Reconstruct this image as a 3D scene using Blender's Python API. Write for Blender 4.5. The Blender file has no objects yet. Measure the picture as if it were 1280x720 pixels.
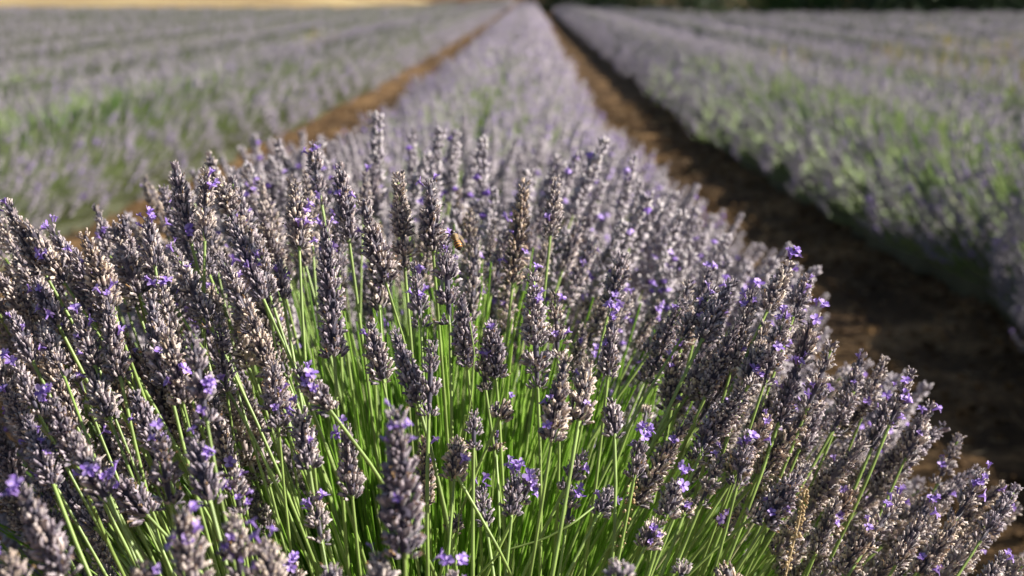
import bpy, math, random
import numpy as np
from mathutils import Matrix, Vector

rng = np.random.default_rng(11)
random.seed(11)
R = math.radians
sc = bpy.context.scene
col = sc.collection

# ------------------------------------------------------------------ camera
CAM_H = 0.95
F_PX = 1900.0                       # focal length in pixels of a 1280 px wide frame
cam_d = bpy.data.cameras.new("camera")
cam = bpy.data.objects.new("camera", cam_d)
col.objects.link(cam)
cam_d.sensor_width = 36.0
cam_d.lens = 36.0 * F_PX / 1280.0
cam_d.clip_start = 0.02
cam_d.clip_end = 3000
PITCH, YAW = R(10.95), R(0.72)
cam.location = (0, 0, CAM_H)
cam.rotation_euler = (R(90) - PITCH, 0, YAW)
cam_d.dof.use_dof = True
cam_d.dof.focus_distance = 0.83
cam_d.dof.aperture_fstop = 9.2
cam_d.dof.aperture_blades = 7
sc.camera = cam
CAM_ROT = np.array(cam.rotation_euler.to_matrix())

# ------------------------------------------------------------------ light
SUN_EL, SUN_AZ = R(30.5), R(92)       # azimuth clockwise from +Y
world = bpy.data.worlds.new("World")
sc.world = world
world.use_nodes = True
wn = world.node_tree
sky = wn.nodes.new("ShaderNodeTexSky")
sky.sky_type = 'NISHITA'
sky.sun_disc = False
sky.sun_elevation = SUN_EL
sky.sun_rotation = SUN_AZ
wn.links.new(sky.outputs[0], wn.nodes["Background"].inputs[0])
wn.nodes["Background"].inputs[1].default_value = 0.05
sd = bpy.data.lights.new("sun", 'SUN')
sd.energy = 5.0
sd.angle = R(0.5)
sd.color = (1.0, 0.945, 0.86)
sun = bpy.data.objects.new("sun", sd)
col.objects.link(sun)
to_sun = Vector((math.sin(SUN_AZ) * math.cos(SUN_EL), math.cos(SUN_AZ) * math.cos(SUN_EL), math.sin(SUN_EL)))
sun.rotation_euler = to_sun.to_track_quat('Z', 'Y').to_euler()
sun.location = (6, 2, 5)
sc.view_settings.view_transform = 'Standard'
sc.view_settings.look = 'None'
sc.view_settings.gamma = 1.0
sc.view_settings.exposure = 0.95
sc.cycles.max_bounces = 6
sc.cycles.diffuse_bounces = 3
sc.cycles.transmission_bounces = 3
sc.cycles.transparent_max_bounces = 4


# ------------------------------------------------------------------ materials
def nodes_of(name):
    m = bpy.data.materials.new(name)
    m.use_nodes = True
    nt = m.node_tree
    return m, nt, nt.nodes["Principled BSDF"]


def ramp(nt, fac, stops):
    r = nt.nodes.new("ShaderNodeValToRGB")
    els = r.color_ramp.elements
    while len(els) < len(stops):
        els.new(0.5)
    for e, (p, c) in zip(els, stops):
        e.position = p
        e.color = (*c, 1)
    nt.links.new(fac, r.inputs[0])
    return r.outputs[0]


def plant_mat(name, stops, rough=0.7, transl=0.0, sheen=0.0, noise=0.0, spec=0.3, tint=False):
    """colour varies per bud / leaf (mesh island) and a little along it"""
    m, nt, b = nodes_of(name)
    g = nt.nodes.new("ShaderNodeNewGeometry")
    fac = g.outputs["Random Per Island"]
    c = ramp(nt, fac, stops)
    if noise:
        tc = nt.nodes.new("ShaderNodeTexCoord")
        n = nt.nodes.new("ShaderNodeTexNoise")
        n.inputs["Scale"].default_value = noise
        nt.links.new(tc.outputs["Object"], n.inputs["Vector"])
        mr = nt.nodes.new("ShaderNodeMapRange")
        mr.inputs[1].default_value = 0.3
        mr.inputs[2].default_value = 0.7
        mr.inputs[3].default_value = 0.7
        mr.inputs[4].default_value = 1.25
        nt.links.new(n.outputs[0], mr.inputs[0])
        mx = nt.nodes.new("ShaderNodeVectorMath")
        mx.operation = 'SCALE'
        nt.links.new(c, mx.inputs[0])
        nt.links.new(mr.outputs[0], mx.inputs["Scale"])
        c = mx.outputs[0]
    if tint:                                          # every stalk has its own shade
        oi = nt.nodes.new("ShaderNodeObjectInfo")
        tr = ramp(nt, oi.outputs["Random"], [(0, (.82, .77, .92)), (.3, (1.02, .97, 1.06)), (.6, (1.15, 1.10, 1.09)), (.85, (1.22, 1.13, 1.03)), (1, (1.22, 1.07, .90))])
        mm = nt.nodes.new("ShaderNodeVectorMath"); mm.operation = 'MULTIPLY'
        nt.links.new(c, mm.inputs[0]); nt.links.new(tr, mm.inputs[1])
        c = mm.outputs[0]
    nt.links.new(c, b.inputs["Base Color"])
    b.inputs["Roughness"].default_value = rough
    b.inputs["Specular IOR Level"].default_value = spec
    if sheen:
        b.inputs["Sheen Weight"].default_value = sheen
        b.inputs["Sheen Roughness"].default_value = 0.5
    if transl:
        out = nt.nodes["Material Output"]
        t = nt.nodes.new("ShaderNodeBsdfTranslucent")
        nt.links.new(c, t.inputs[0])
        mix = nt.nodes.new("ShaderNodeMixShader")
        mix.inputs[0].default_value = transl
        nt.links.new(b.outputs[0], mix.inputs[1])
        nt.links.new(t.outputs[0], mix.inputs[2])
        nt.links.new(mix.outputs[0], out.inputs[0])
    return m


M = {}
M['calyx'] = plant_mat("dry_calyx", [(0.0, (.05, .042, .07)), (.3, (.15, .125, .16)), (.6, (.29, .245, .26)), (.85, (.46, .39, .36)), (1, (.62, .52, .42))],
                       rough=.5, transl=.2, sheen=.55, noise=260, spec=.45, tint=True)
M['tip'] = plant_mat("calyx_tip", [(0.0, (.20, .17, .20)), (.35, (.48, .42, .42)), (.7, (.72, .65, .60)), (1, (.86, .78, .67))], rough=.5, transl=.25, sheen=.5, spec=.45, tint=True)  # dried tips paler than the bud base; sunlit sparkle put into this colour too
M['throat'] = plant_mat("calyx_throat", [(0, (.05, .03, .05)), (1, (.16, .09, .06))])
M['husk'] = plant_mat("withered_corolla", [(0, (.30, .20, .12)), (.6, (.42, .31, .19)), (1, (.50, .30, .14))], rough=.6, transl=.2)
M['petal'] = plant_mat("petal", [(0, (.19, .10, .44)), (.5, (.36, .22, .66)), (1, (.55, .40, .80))], rough=.5, transl=.25)
M['stem'] = plant_mat("stem", [(0, (.17, .27, .055)), (.5, (.25, .36, .085)), (.85, (.34, .44, .14)), (1, (.42, .42, .22))], rough=.42, transl=.12, noise=60, spec=.5)
M['leafstem'] = plant_mat("fine_green_stems", [(0, (.16, .32, .03)), (.5, (.27, .48, .055)), (.85, (.40, .58, .12)), (1, (.42, .48, .2))], rough=.45, transl=.42, spec=.45)
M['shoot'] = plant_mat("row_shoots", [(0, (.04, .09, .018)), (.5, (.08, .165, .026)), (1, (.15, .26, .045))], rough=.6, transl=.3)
M['leaf'] = plant_mat("leaf", [(0, (.07, .13, .03)), (.5, (.12, .22, .05)), (1, (.2, .3, .1))], rough=.6, transl=.25)
M['far_head'] = plant_mat("distant_flower_heads", [(0, (.13, .112, .145)), (.5, (.285, .25, .295)), (1, (.47, .42, .43))], rough=.7, transl=.15, sheen=.3)
M['mid_head'] = plant_mat("lilac_flower_heads", [(0, (.22, .185, .22)), (.5, (.44, .385, .43)), (1, (.66, .60, .60))], rough=.65, transl=.2, sheen=.3)
M['dry'] = plant_mat("dry_straw", [(0, (.40, .27, .14)), (.6, (.55, .42, .24)), (1, (.66, .53, .34))], rough=.7, transl=.2)
M['weed'] = plant_mat("yellow_weed", [(0, (.2, .26, .06)), (.5, (.38, .36, .10)), (1, (.52, .34, .10))], rough=.7, transl=.25)
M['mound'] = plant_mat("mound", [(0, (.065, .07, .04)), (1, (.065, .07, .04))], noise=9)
M['bark'] = plant_mat("bark", [(0, (.12, .085, .06)), (1, (.18, .13, .09))], noise=5)
M['crown'] = plant_mat("tree_leaves", [(0, (.012, .028, .012)), (.6, (.025, .05, .018)), (1, (.045, .085, .025))], rough=.6, transl=.1)
M['crown2'] = plant_mat("fresh_tree_leaves", [(0, (.03, .08, .012)), (1, (.08, .17, .03))], rough=.6, transl=.2)


def ground_mat():
    m, nt, b = nodes_of("soil")
    tc = nt.nodes.new("ShaderNodeTexCoord")
    n1 = nt.nodes.new("ShaderNodeTexNoise"); n1.inputs["Scale"].default_value = 3.0; n1.inputs["Detail"].default_value = 8
    n2 = nt.nodes.new("ShaderNodeTexNoise"); n2.inputs["Scale"].default_value = 45; n2.inputs["Detail"].default_value = 8
    for n in (n1, n2):
        nt.links.new(tc.outputs["Object"], n.inputs["Vector"])
    mixf = nt.nodes.new("ShaderNodeMath"); mixf.operation = 'MULTIPLY_ADD'
    nt.links.new(n1.outputs[0], mixf.inputs[0]); mixf.inputs[1].default_value = .6
    m2 = nt.nodes.new("ShaderNodeMath"); m2.operation = 'MULTIPLY'; m2.inputs[1].default_value = .4
    nt.links.new(n2.outputs[0], m2.inputs[0]); nt.links.new(m2.outputs[0], mixf.inputs[2])
    c = ramp(nt, mixf.outputs[0], [(.34, (.035, .023, .015)), (.5, (.11, .065, .032)), (.64, (.34, .205, .095))])
    nt.links.new(c, b.inputs["Base Color"])
    b.inputs["Roughness"].default_value = .95
    b.inputs["Specular IOR Level"].default_value = .1
    bp = nt.nodes.new("ShaderNodeBump"); bp.inputs["Strength"].default_value = .7; bp.inputs["Distance"].default_value = .015
    nt.links.new(n2.outputs[0], bp.inputs["Height"]); nt.links.new(bp.outputs[0], b.inputs["Normal"])
    return m


def drygrass_mat():
    m, nt, b = nodes_of("dry_grass_field")
    tc = nt.nodes.new("ShaderNodeTexCoord")
    n1 = nt.nodes.new("ShaderNodeTexNoise"); n1.inputs["Scale"].default_value = .12; n1.inputs["Detail"].default_value = 9
    nt.links.new(tc.outputs["Object"], n1.inputs["Vector"])
    c = ramp(nt, n1.outputs[0], [(.38, (.20, .13, .05)), (.5, (.36, .25, .10)), (.62, (.46, .35, .16))])
    nt.links.new(c, b.inputs["Base Color"])
    b.inputs["Roughness"].default_value = .95
    return m


M['soil'] = ground_mat()
M['drygrass'] = drygrass_mat()


# ------------------------------------------------------------------ mesh helpers
class Geo:
    """collects quads (and tris as repeated index) with material slots; every add is vectorised"""
    def __init__(self):
        self.v, self.q, self.m, self.n = [], [], [], 0

    def add(self, v, q, mi=0):
        v = np.asarray(v, dtype=np.float32).reshape(-1, 3)
        q = np.asarray(q, dtype=np.int64).reshape(-1, 4)
        self.v.append(v)
        self.q.append(q + self.n)
        self.m.append(np.broadcast_to(np.asarray(mi, dtype=np.int32), (len(q),)).copy())
        self.n += len(v)

    def data(self):
        return np.concatenate(self.v), np.concatenate(self.q), np.concatenate(self.m)


def mesh_from(name, v, q, mats, mi=None, smooth=True):
    """q rows with q[2]==q[3] are triangles"""
    me = bpy.data.meshes.new(name)
    q = np.asarray(q)
    tri = q[:, 2] == q[:, 3]
    counts = np.where(tri, 3, 4)
    starts = np.concatenate(([0], np.cumsum(counts)[:-1]))
    flat = np.empty(counts.sum(), dtype=np.int32)
    for k in range(4):
        sel = counts > k
        flat[starts[sel] + k] = q[sel, k]
    me.vertices.add(len(v)); me.loops.add(len(flat)); me.polygons.add(len(q))
    me.vertices.foreach_set("co", np.asarray(v, dtype=np.float32).ravel())
    me.loops.foreach_set("vertex_index", flat)
    me.polygons.foreach_set("loop_start", starts.astype(np.int32))
    me.polygons.foreach_set("loop_total", counts.astype(np.int32))
    if mi is not None:
        me.polygons.foreach_set("material_index", np.asarray(mi, dtype=np.int32))
    me.polygons.foreach_set("use_smooth", np.full(len(q), smooth, dtype=bool))
    for m in mats:
        me.materials.append(m)
    me.update(calc_edges=True)
    return me


def link(name, me, parent=None, loc=None):
    o = bpy.data.objects.new(name, me)
    col.objects.link(o)
    if parent is not None:
        o.parent = parent
    if loc is not None:
        o.location = loc
    return o


def tag(o, label=None, cat=None, group=None, kind=None):
    for k, v in (("label", label), ("category", cat), ("group", group), ("kind", kind)):
        if v:
            o[k] = v
    return o


def norm(a):
    return a / np.maximum(np.linalg.norm(a, axis=-1, keepdims=True), 1e-9)


def tubes(P, rad, sides):
    """P (M,K,3) polylines, rad (M,K) -> verts, quads"""
    Mn, K, _ = P.shape
    T = norm(np.gradient(P, axis=1))
    ref = np.broadcast_to(np.array([0.31, 0.93, 0.18]), T.shape)
    A = norm(np.cross(T, ref)); B = np.cross(T, A)
    an = np.arange(sides) * 2 * np.pi / sides
    ring = A[:, :, None] * np.cos(an)[None, None, :, None] + B[:, :, None] * np.sin(an)[None, None, :, None]
    V = P[:, :, None] + ring * rad[:, :, None, None]
    i = np.arange(K - 1)[:, None]; j = np.arange(sides)[None, :]
    a = i * sides + j; b = i * sides + (j + 1) % sides
    q = np.stack([a, b, b + sides, a + sides], -1).reshape(-1, 4)
    Q = (np.arange(Mn) * K * sides)[:, None, None] + q[None]
    return V.reshape(-1, 3), Q.reshape(-1, 4)


def ribbons(P, wid, side):
    """flat narrow leaves: P (M,K,3), wid (M,K), side (M,3)"""
    Mn, K, _ = P.shape
    V = np.stack([P - side[:, None] * wid[..., None], P + side[:, None] * wid[..., None]], 2)
    i = np.arange(K - 1)
    q = np.stack([2 * i, 2 * i + 1, 2 * i + 3, 2 * i + 2], -1)
    Q = (np.arange(Mn) * K * 2)[:, None, None] + q[None]
    return V.reshape(-1, 3), Q.reshape(-1, 4)


def bezier(P0, P1, P2, K):
    t = np.linspace(0, 1, K)[None, :, None]
    return (1 - t) ** 2 * P0[:, None] + 2 * t * (1 - t) * P1[:, None] + t * t * P2[:, None]


def frames(axis, spin):
    """rotation matrices (N,3,3) whose columns are x,y,z with z = axis"""
    axis = norm(axis)
    ref = np.where(np.abs(axis[:, 2:3]) > .95, np.array([[1., 0, 0]]), np.array([[0, 0, 1.]]))
    x = norm(np.cross(ref, axis)); y = np.cross(axis, x)
    c, s = np.cos(spin)[:, None], np.sin(spin)[:, None]
    return np.stack([x * c + y * s, y * c - x * s, axis], -1)


def stamp(geo, tv, tq, tm, Rm, t, scale):
    """copies of a template (tv,tq,tm) by rotation Rm (N,3,3), translation t (N,3), scale (N,) or (N,3)"""
    scale = np.asarray(scale)
    if scale.ndim == 1:
        scale = scale[:, None]
    W = np.einsum('nij,nvj->nvi', Rm, tv[None] * scale[:, None, :]) + t[:, None]
    n = len(t)
    Q = tq[None] + (np.arange(n) * len(tv))[:, None, None]
    geo.add(W.reshape(-1, 3), Q.reshape(-1, 4), np.tile(tm, n))


# ------------------------------------------------------------------ lavender templates
def calyx_template(bend):
    """one ribbed tubular bud, unit length along z, six sides, ragged open mouth"""
    zs = [0, .22, .55, .82, 1.0]; rs = [.07, .145, .165, .125, .16]
    v = []
    for i, (z, r) in enumerate(zip(zs, rs)):
        for k in range(6):
            a = k * math.pi / 3
            rr = r * (1 + (.10 if k % 2 else -.08))
            zz = z + ((.07 if k % 2 else -.05) if i == 4 else 0)
            v.append((rr * math.cos(a) + bend * z * z, rr * math.sin(a), zz))
    for k in range(6):
        a = k * math.pi / 3
        v.append((.09 * math.cos(a) + bend * .7, .09 * math.sin(a), .84))
    q = []; m = []
    for i in range(5):
        for k in range(6):
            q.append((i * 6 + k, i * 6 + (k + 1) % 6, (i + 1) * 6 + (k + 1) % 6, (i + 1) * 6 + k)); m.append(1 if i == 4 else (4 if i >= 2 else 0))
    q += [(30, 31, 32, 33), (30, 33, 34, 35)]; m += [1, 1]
    return np.array(v), np.array(q), np.array(m)


def husk_template():
    """shrivelled corolla sticking out of a bud: a small twisted tube with two lips"""
    v = []; q = []
    for i in range(4):
        z = .8 + i * .16; r = [.06, .075, .05, .11][i]
        for k in range(4):
            a = k * math.pi / 2 + i * .5
            v.append((r * math.cos(a) * (1.5 if i == 3 and k % 2 else 1) + .05 * i * i * .3, r * math.sin(a), z + (.08 if (i == 3 and k == 0) else 0)))
    for i in range(3):
        for k in range(4):
            q.append((i * 4 + k, i * 4 + (k + 1) % 4, (i + 1) * 4 + (k + 1) % 4, (i + 1) * 4 + k))
    return np.array(v), np.array(q), np.full(len(q), 2)


CAL = [calyx_template(b) for b in (-.22, -.08, .12, .28)]
HUSK = husk_template()


def head_template(seed, nw, gap=False):
    """a whole flower head along +z: whorls of calyces on a rachis, bracts beneath each whorl"""
    g = np.random.default_rng(seed)
    geo = Geo()
    sp = .0047
    zc = 0.0
    zs = []
    for i in range(nw):
        zs.append(zc)
        step = sp * g.uniform(.88, 1.14)
        if gap and (i == 0 or (i == 2 and nw > 6)):
            step *= 2.1
        zc += step
    L = zc + .005
    bx_, bph = g.uniform(-.05, .05), g.uniform(.75, 1.25)
    drop = g.uniform(.0, .22)
    bare = g.uniform(0, 6.28)
    pts = np.array([[[math.sin(z * 60 + seed) * .0004, math.cos(z * 50 + seed) * .0004, z] for z in np.linspace(-.002, L - .0125, 8)]])
    v, q = tubes(pts, np.full((1, 8), .0009), 5)
    geo.add(v, q, 3)
    core = np.array([[[0, 0, z] for z in np.linspace(0, L - .008, 6)]])     # packed bud bases
    v, q = tubes(core, np.array([[.0015, .0027, .0029, .0026, .0021, .0008]]) * (0.55 if gap else 1), 7)
    geo.add(v, q, 0)
    for i, z in enumerate(zs):
        t = i / max(nw - 1, 1)
        env = (.80 + .30 * math.sin(math.pi * min(1, t * bph * .9 + .18)) - .26 * t) * g.uniform(.88, 1.1)
        n = int(g.integers(25, 31) * (1 if t < .85 else .6))
        if gap and i == 0:
            n = int(n * .7)
        az = np.arange(n) * 2 * np.pi / n + g.uniform(0, 6) + g.normal(0, .18, n)
        tilt = np.radians(np.where(np.arange(n) % 2 == 0, 54, 34) * (1 - .42 * t) + g.normal(0, 10, n))
        keep = (g.random(n) > drop) & ~((np.cos(az - bare) > .8) & (g.random(n) < drop * 2))
        if keep.sum() > 3:
            az, tilt = az[keep], tilt[keep]; n = len(az)
        ax = np.stack([np.cos(az) * np.sin(tilt), np.sin(az) * np.sin(tilt), np.cos(tilt)], -1)
        ln = .0043 * env * g.uniform(.75, 1.2, n)
        base = np.stack([np.cos(az) * .0034 * env, np.sin(az) * .0034 * env, z + np.where(tilt > .75, -.0010, .0012) + g.uniform(-.0012, .0014, n)], -1)
        Rm = frames(ax, g.uniform(0, 6.28, n))
        which = g.integers(0, 4, n)
        for w in range(4):
            s = which == w
            if s.any():
                stamp(geo, *CAL[w], Rm[s], base[s], np.stack([ln[s] * 1.15, ln[s] * 1.15, ln[s]], -1))
        hs = g.random(n) < .07
        if hs.any():
            stamp(geo, *HUSK, Rm[hs], base[hs], ln[hs])
        nb = 3                                     # papery bracts
        az = g.uniform(0, 6.28, nb)
        d = np.stack([np.cos(az) * .8, np.sin(az) * .8, np.full(nb, .5)], -1)
        b0 = np.stack([np.cos(az) * .001, np.sin(az) * .001, np.full(nb, z - .0008)], -1)
        P = b0[:, None] + norm(d)[:, None] * np.linspace(0, .0040, 4)[None, :, None]
        P[:, :, 2] += np.linspace(0, 1, 4)[None] ** 2 * .0012
        W = np.broadcast_to(np.array([.0007, .0011, .0008, .0001]), (nb, 4))
        side = np.stack([-np.sin(az), np.cos(az), np.zeros(nb)], -1)
        v, q = ribbons(P, W, side)
        geo.add(v, q, 0)
    v, q, m = geo.data()
    v = v.copy()
    v[:, 0] += bx_ * v[:, 2] ** 2 / L - 0
    return v, q, m, L


HEADS = {}     # number of whorls -> list of (mesh, length)
HEAD_MATS = [M['calyx'], M['throat'], M['husk'], M['stem'], M['tip']]
for nw in (2, 3, 4, 5, 6, 7, 8, 9, 10, 11, 12, 13, 15, 18):
    HEADS[nw] = []
    for s in range(5 if nw >= 5 else 3):
        v, q, m, L = head_template(nw * 17 + s, nw, gap=(s in (1, 3)))
        HEADS[nw].append((mesh_from("flower_head", v, q, HEAD_MATS, m), L))


def blossom_mesh(seed):
    """open lavender corolla: a short tube, three lower and two upper rounded lobes"""
    g = np.random.default_rng(seed)
    geo = Geo()
    P = np.array([[[0, 0, z] for z in (0, .3, .6, .8)]])
    v, q = tubes(P, np.array([[.10, .13, .17, .24]]), 6)
    geo.add(v, q)
    for k in range(5):
        a = k * 2 * math.pi / 5 + g.normal(0, .15)
        ln = g.uniform(.42, .62) * (1.25 if k < 2 else 1) * (.55 if seed % 2 else 1)
        w = g.uniform(.22, .3) * (.7 if seed % 2 else 1)
        curl = g.uniform(-.25, .35)
        rows = []
        for i, (s, ww) in enumerate(((0, .45), (.35, .95), (.7, 1.0), (1.0, .45))):
            r = .18 + ln * s
            z = .78 + .22 * s + curl * s * s
            for e in (-1, 0, 1):
                rows.append((r * math.cos(a) - e * w * ww * math.sin(a), r * math.sin(a) + e * w * ww * math.cos(a), z + (.06 if e else -.03)))
        q = []
        for i in range(3):
            for e in range(2):
                q.append((i * 3 + e, i * 3 + e + 1, i * 3 + e + 4, i * 3 + e + 3))
        geo.add(rows, q)
    v, q, m = geo.data()
    return mesh_from("blossom", v * .0047, q, [M['petal']], m)


BLOSSOMS = [blossom_mesh(s) for s in range(6)]


# ------------------------------------------------------------------ pixel ray -> point at a depth
def at(px, py, depth):
    d = np.array([(px - 640) / F_PX, (360 - py) / F_PX, -1.0]) * depth
    return np.array([0, 0, CAM_H]) + CAM_ROT @ d


def project(p):
    c = CAM_ROT.T @ (np.asarray(p) - np.array([0, 0, CAM_H]))
    return 640 + F_PX * c[0] / -c[2], 360 - F_PX * c[1] / -c[2]


# ------------------------------------------------------------------ ground
def ground():
    xs = np.concatenate([np.linspace(-400, -8, 30), np.linspace(-7.8, 7.8, 150), np.linspace(8, 400, 30)])
    ys = np.concatenate([np.linspace(-60, -.6, 12), np.linspace(-.5, 14, 170), np.linspace(14.3, 60, 60), np.linspace(65, 900, 40)])
    X, Y = np.meshgrid(xs, ys)
    near = np.exp(-(np.abs(X) / 9) ** 4) * np.exp(-(Y / 18) ** 4)
    Z = near * (.016 * np.sin(X * 7.1 + 2 * np.sin(Y * 1.9)) * np.sin(Y * 3.3 + X) + rng.normal(0, .009, X.shape)) - .01
    n = len(xs)
    i = np.arange(len(ys) - 1)[:, None]; j = np.arange(n - 1)[None]
    a = i * n + j
    q = np.stack([a, a + 1, a + n + 1, a + n], -1).reshape(-1, 4)
    o = link("ground", mesh_from("ground", np.stack([X, Y, Z], -1).reshape(-1, 3), q, [M['soil']]))
    tag(o, kind="structure")
    # dry pale grass land beyond the lavender, rising gently to the left
    xs = np.linspace(-300, 300, 90); ys = np.concatenate([np.linspace(44, 90, 30), np.linspace(95, 600, 30)])
    X, Y = np.meshgrid(xs, ys)
    left = 1 / (1 + np.exp((X + .1 * Y + 1.5) / 1.2))
    edge0 = 66 + 0 * left
    rise = np.clip((Y - edge0) / 90, 0, 1)
    Z = -.03 + .05 * np.clip((Y - edge0) / 2, 0, 1) + 2.6 * left * rise ** 1.3 - .1 * (1 - left) + .04 * np.sin(X * .7) * np.sin(Y * .5) * rise
    n = len(xs)
    i = np.arange(len(ys) - 1)[:, None]; j = np.arange(n - 1)[None]
    a = i * n + j
    q = np.stack([a, a + 1, a + n + 1, a + n], -1).reshape(-1, 4)
    o = link("dry_grass_field", mesh_from("dry_grass_field", np.stack([X, Y, Z], -1).reshape(-1, 3), q, [M['drygrass']]))
    tag(o, kind="structure")


ground()


def rock_template(seed):
    g = np.random.default_rng(seed)
    v = []; q = []
    for i, (z, r) in enumerate(((-.7, .5), (-.2, 1), (.35, .85), (.75, .35))):
        for k in range(6):
            a = k * math.pi / 3 + i * .3
            rr = r * g.uniform(.75, 1.2)
            v.append((rr * math.cos(a), rr * math.sin(a), z + g.normal(0, .08)))
    for i in range(3):
        for k in range(6):
            q.append((i * 6 + k, i * 6 + (k + 1) % 6, (i + 1) * 6 + (k + 1) % 6, (i + 1) * 6 + k))
    q += [(18, 19, 20, 21), (18, 21, 22, 23)]
    return np.array(v), np.array(q), np.zeros(len(q), int)


def clods():
    geo = Geo()
    for s in range(4):
        tv, tq, tm = rock_template(s)
        n = 1500
        x = np.where(rng.random(n) < .7, rng.uniform(.3, 1.5, n), rng.uniform(-1.9, -.6, n))
        y = 1.2 + 12 * rng.random(n) ** 1.4
        sz = .004 + .016 * rng.random(n) ** 3
        ax = norm(np.stack([rng.normal(0, .4, n), rng.normal(0, .4, n), np.ones(n)], -1))
        stamp(geo, tv, tq, tm, frames(ax, rng.uniform(0, 6.28, n)), np.stack([x, y, sz * .3 + .002], -1),
              np.stack([sz, sz * rng.uniform(.6, 1.1, n), sz * .7], -1))
    v, q, m = geo.data()
    tag(link("soil_clods", mesh_from("soil_clods", v, q, [M['soil']], m, smooth=False)), "crumbly brown soil clods scattered along the paths", "soil", kind="stuff")
    # straw litter
    n = 2600
    x = np.where(rng.random(n) < .7, rng.uniform(.3, 1.5, n), rng.uniform(-1.9, -.6, n)); y = 1.2 + 12 * rng.random(n) ** 1.3
    a = rng.uniform(0, 6.28, n); L = rng.uniform(.01, .05, n)
    d = np.stack([np.cos(a) * L, np.sin(a) * L, rng.normal(0, .15, n) * L], -1)
    p = np.stack([x, y, np.full(n, .014)], -1)
    v, q = tubes(np.stack([p - d / 2, p, p + d / 2 + np.array([0, 0, .003])], 1), np.full((n, 3), .0011), 3)
    tag(link("straw_litter", mesh_from("straw_litter", v, q, [M['dry']])), "fallen dry stem bits lying on the soil", "plant litter", kind="stuff")


clods()


# ------------------------------------------------------------------ lavender rows
def blob_template(n_rings, per, length, rad, bud, seed, full=True):
    """coarser flower head for rows far enough to be out of focus: small pointed buds in loose whorls"""
    g = np.random.default_rng(seed)
    o = np.array([(1, 0, .35), (0, 1, .35), (-1, 0, .35), (0, -1, .35), (0, 0, -.3), (0, 0, 1.1)]) * [[.36, .36, 1]]
    f = np.array([(0, 1, 5, 5), (1, 2, 5, 5), (2, 3, 5, 5), (3, 0, 5, 5), (1, 0, 4, 4), (2, 1, 4, 4), (3, 2, 4, 4), (0, 3, 4, 4)])
    if not full:
        f = f[:4]
    geo = Geo()
    for i in range(n_rings):
        t = i / max(1, n_rings - 1)
        az = g.uniform(0, 6.28, per)
        tilt = np.radians(58 - 28 * t + g.normal(0, 16, per))
        ax = np.stack([np.cos(az) * np.sin(tilt), np.sin(az) * np.sin(tilt), np.cos(tilt)], -1)
        base = np.stack([np.cos(az) * rad * .3, np.sin(az) * rad * .3, t * length + g.normal(0, .35 * length / n_rings, per)], -1)
        stamp(geo, o, f, np.zeros(len(f), int), frames(ax, g.uniform(0, 6, per)), base, bud * (1 - .35 * t) * g.uniform(.7, 1.25, per))
    return geo.data()


LOD = ([blob_template(10, 9, .052, .006, .0062, 1 + k) for k in range(3)], [blob_template(7, 6, .050, .006, .0088, 12 + k, False) for k in range(3)],
       [blob_template(5, 3, .048, .007, .0135, 23 + k, False) for k in range(3)])
PET = (np.array([(1, 0, 0), (0, 1, .2), (-1, 0, 0), (0, -1, .2), (0, 0, -.6), (0, 0, .8)]) * .0042,
       np.array([(0, 1, 5, 5), (1, 2, 5, 5), (2, 3, 5, 5), (3, 0, 5, 5), (1, 0, 4, 4), (2, 1, 4, 4), (3, 2, 4, 4), (0, 3, 4, 4)]), np.zeros(8, int))


def row_parts(root, xs, ys, zs, u, half, hgt, dist, petals, purple=1.0, stems=1, xc=None, green=1.0):
    """xs,ys,zs: positions of head bases; u: -1..1 across the row"""
    n = len(xs)
    base = np.stack([xs, ys, zs], -1)
    axis = norm(np.stack([u * .75 + rng.normal(0, .16, n), rng.normal(-.08, .2, n), np.ones(n)], -1))
    lod = np.where(dist < 3.2, 0, np.where(dist < 9, 1, 2))
    sc_ = rng.uniform(.75, 1.3, n) * np.where(dist > 25, 1.7, np.where(lod == 2, 1.25, 1.0))
    g = Geo()
    Rm = frames(axis, rng.uniform(0, 6.28, n))
    for k in range(3):
        for w in range(3):
            s = (lod == k) & (np.arange(n) % 3 == w)
            if s.any():
                stamp(g, *LOD[k][w], Rm[s], base[s], sc_[s])
    v, q, m = g.data()
    tag(link("flower_heads", mesh_from("flower_heads", v, q, [M['mid_head' if abs(root.location.x) < 1 else 'far_head']], m), root), kind="stuff")
    # open blossoms
    g = Geo()
    k = rng.random(n) < petals
    for _ in range(3):
        s = k & (rng.random(n) < .75)
        if s.any():
            hh = rng.uniform(.1, 1.0, s.sum())[:, None] * .048 * sc_[s][:, None]
            off = rng.normal(0, 1, (s.sum(), 3)); off = norm(off) * .006 * sc_[s][:, None]
            stamp(g, *PET, Rm[s], base[s] + axis[s] * hh + off, sc_[s] * purple * np.where(lod[s] == 0, 1.0, 1.45))
    if g.v:
        v, q, m = g.data()
        tag(link("blossoms", mesh_from("blossoms", v, q, [M['petal']], m, smooth=False), root), kind="stuff")
    # stems
    near = dist < 14
    sel = np.where(near)[0]
    if len(sel):
        b = base[sel]; ax = axis[sel]
        foot = np.stack([xc + (b[:, 0] - xc) * .45, b[:, 1] + rng.normal(.02, .05, len(sel)), np.full(len(sel), .05)], -1)
        mid = b - ax * (b[:, 2:3] * .5)
        P = bezier(b, mid, foot, 5)
        rad = np.broadcast_to(np.where(dist[sel] < 4, .0010, .0019)[:, None], (len(sel), 5))
        v, q = tubes(P, rad, 3)
        tag(link("stems", mesh_from("stems", v, q, [M['stem']]), root), kind="stuff")


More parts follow.
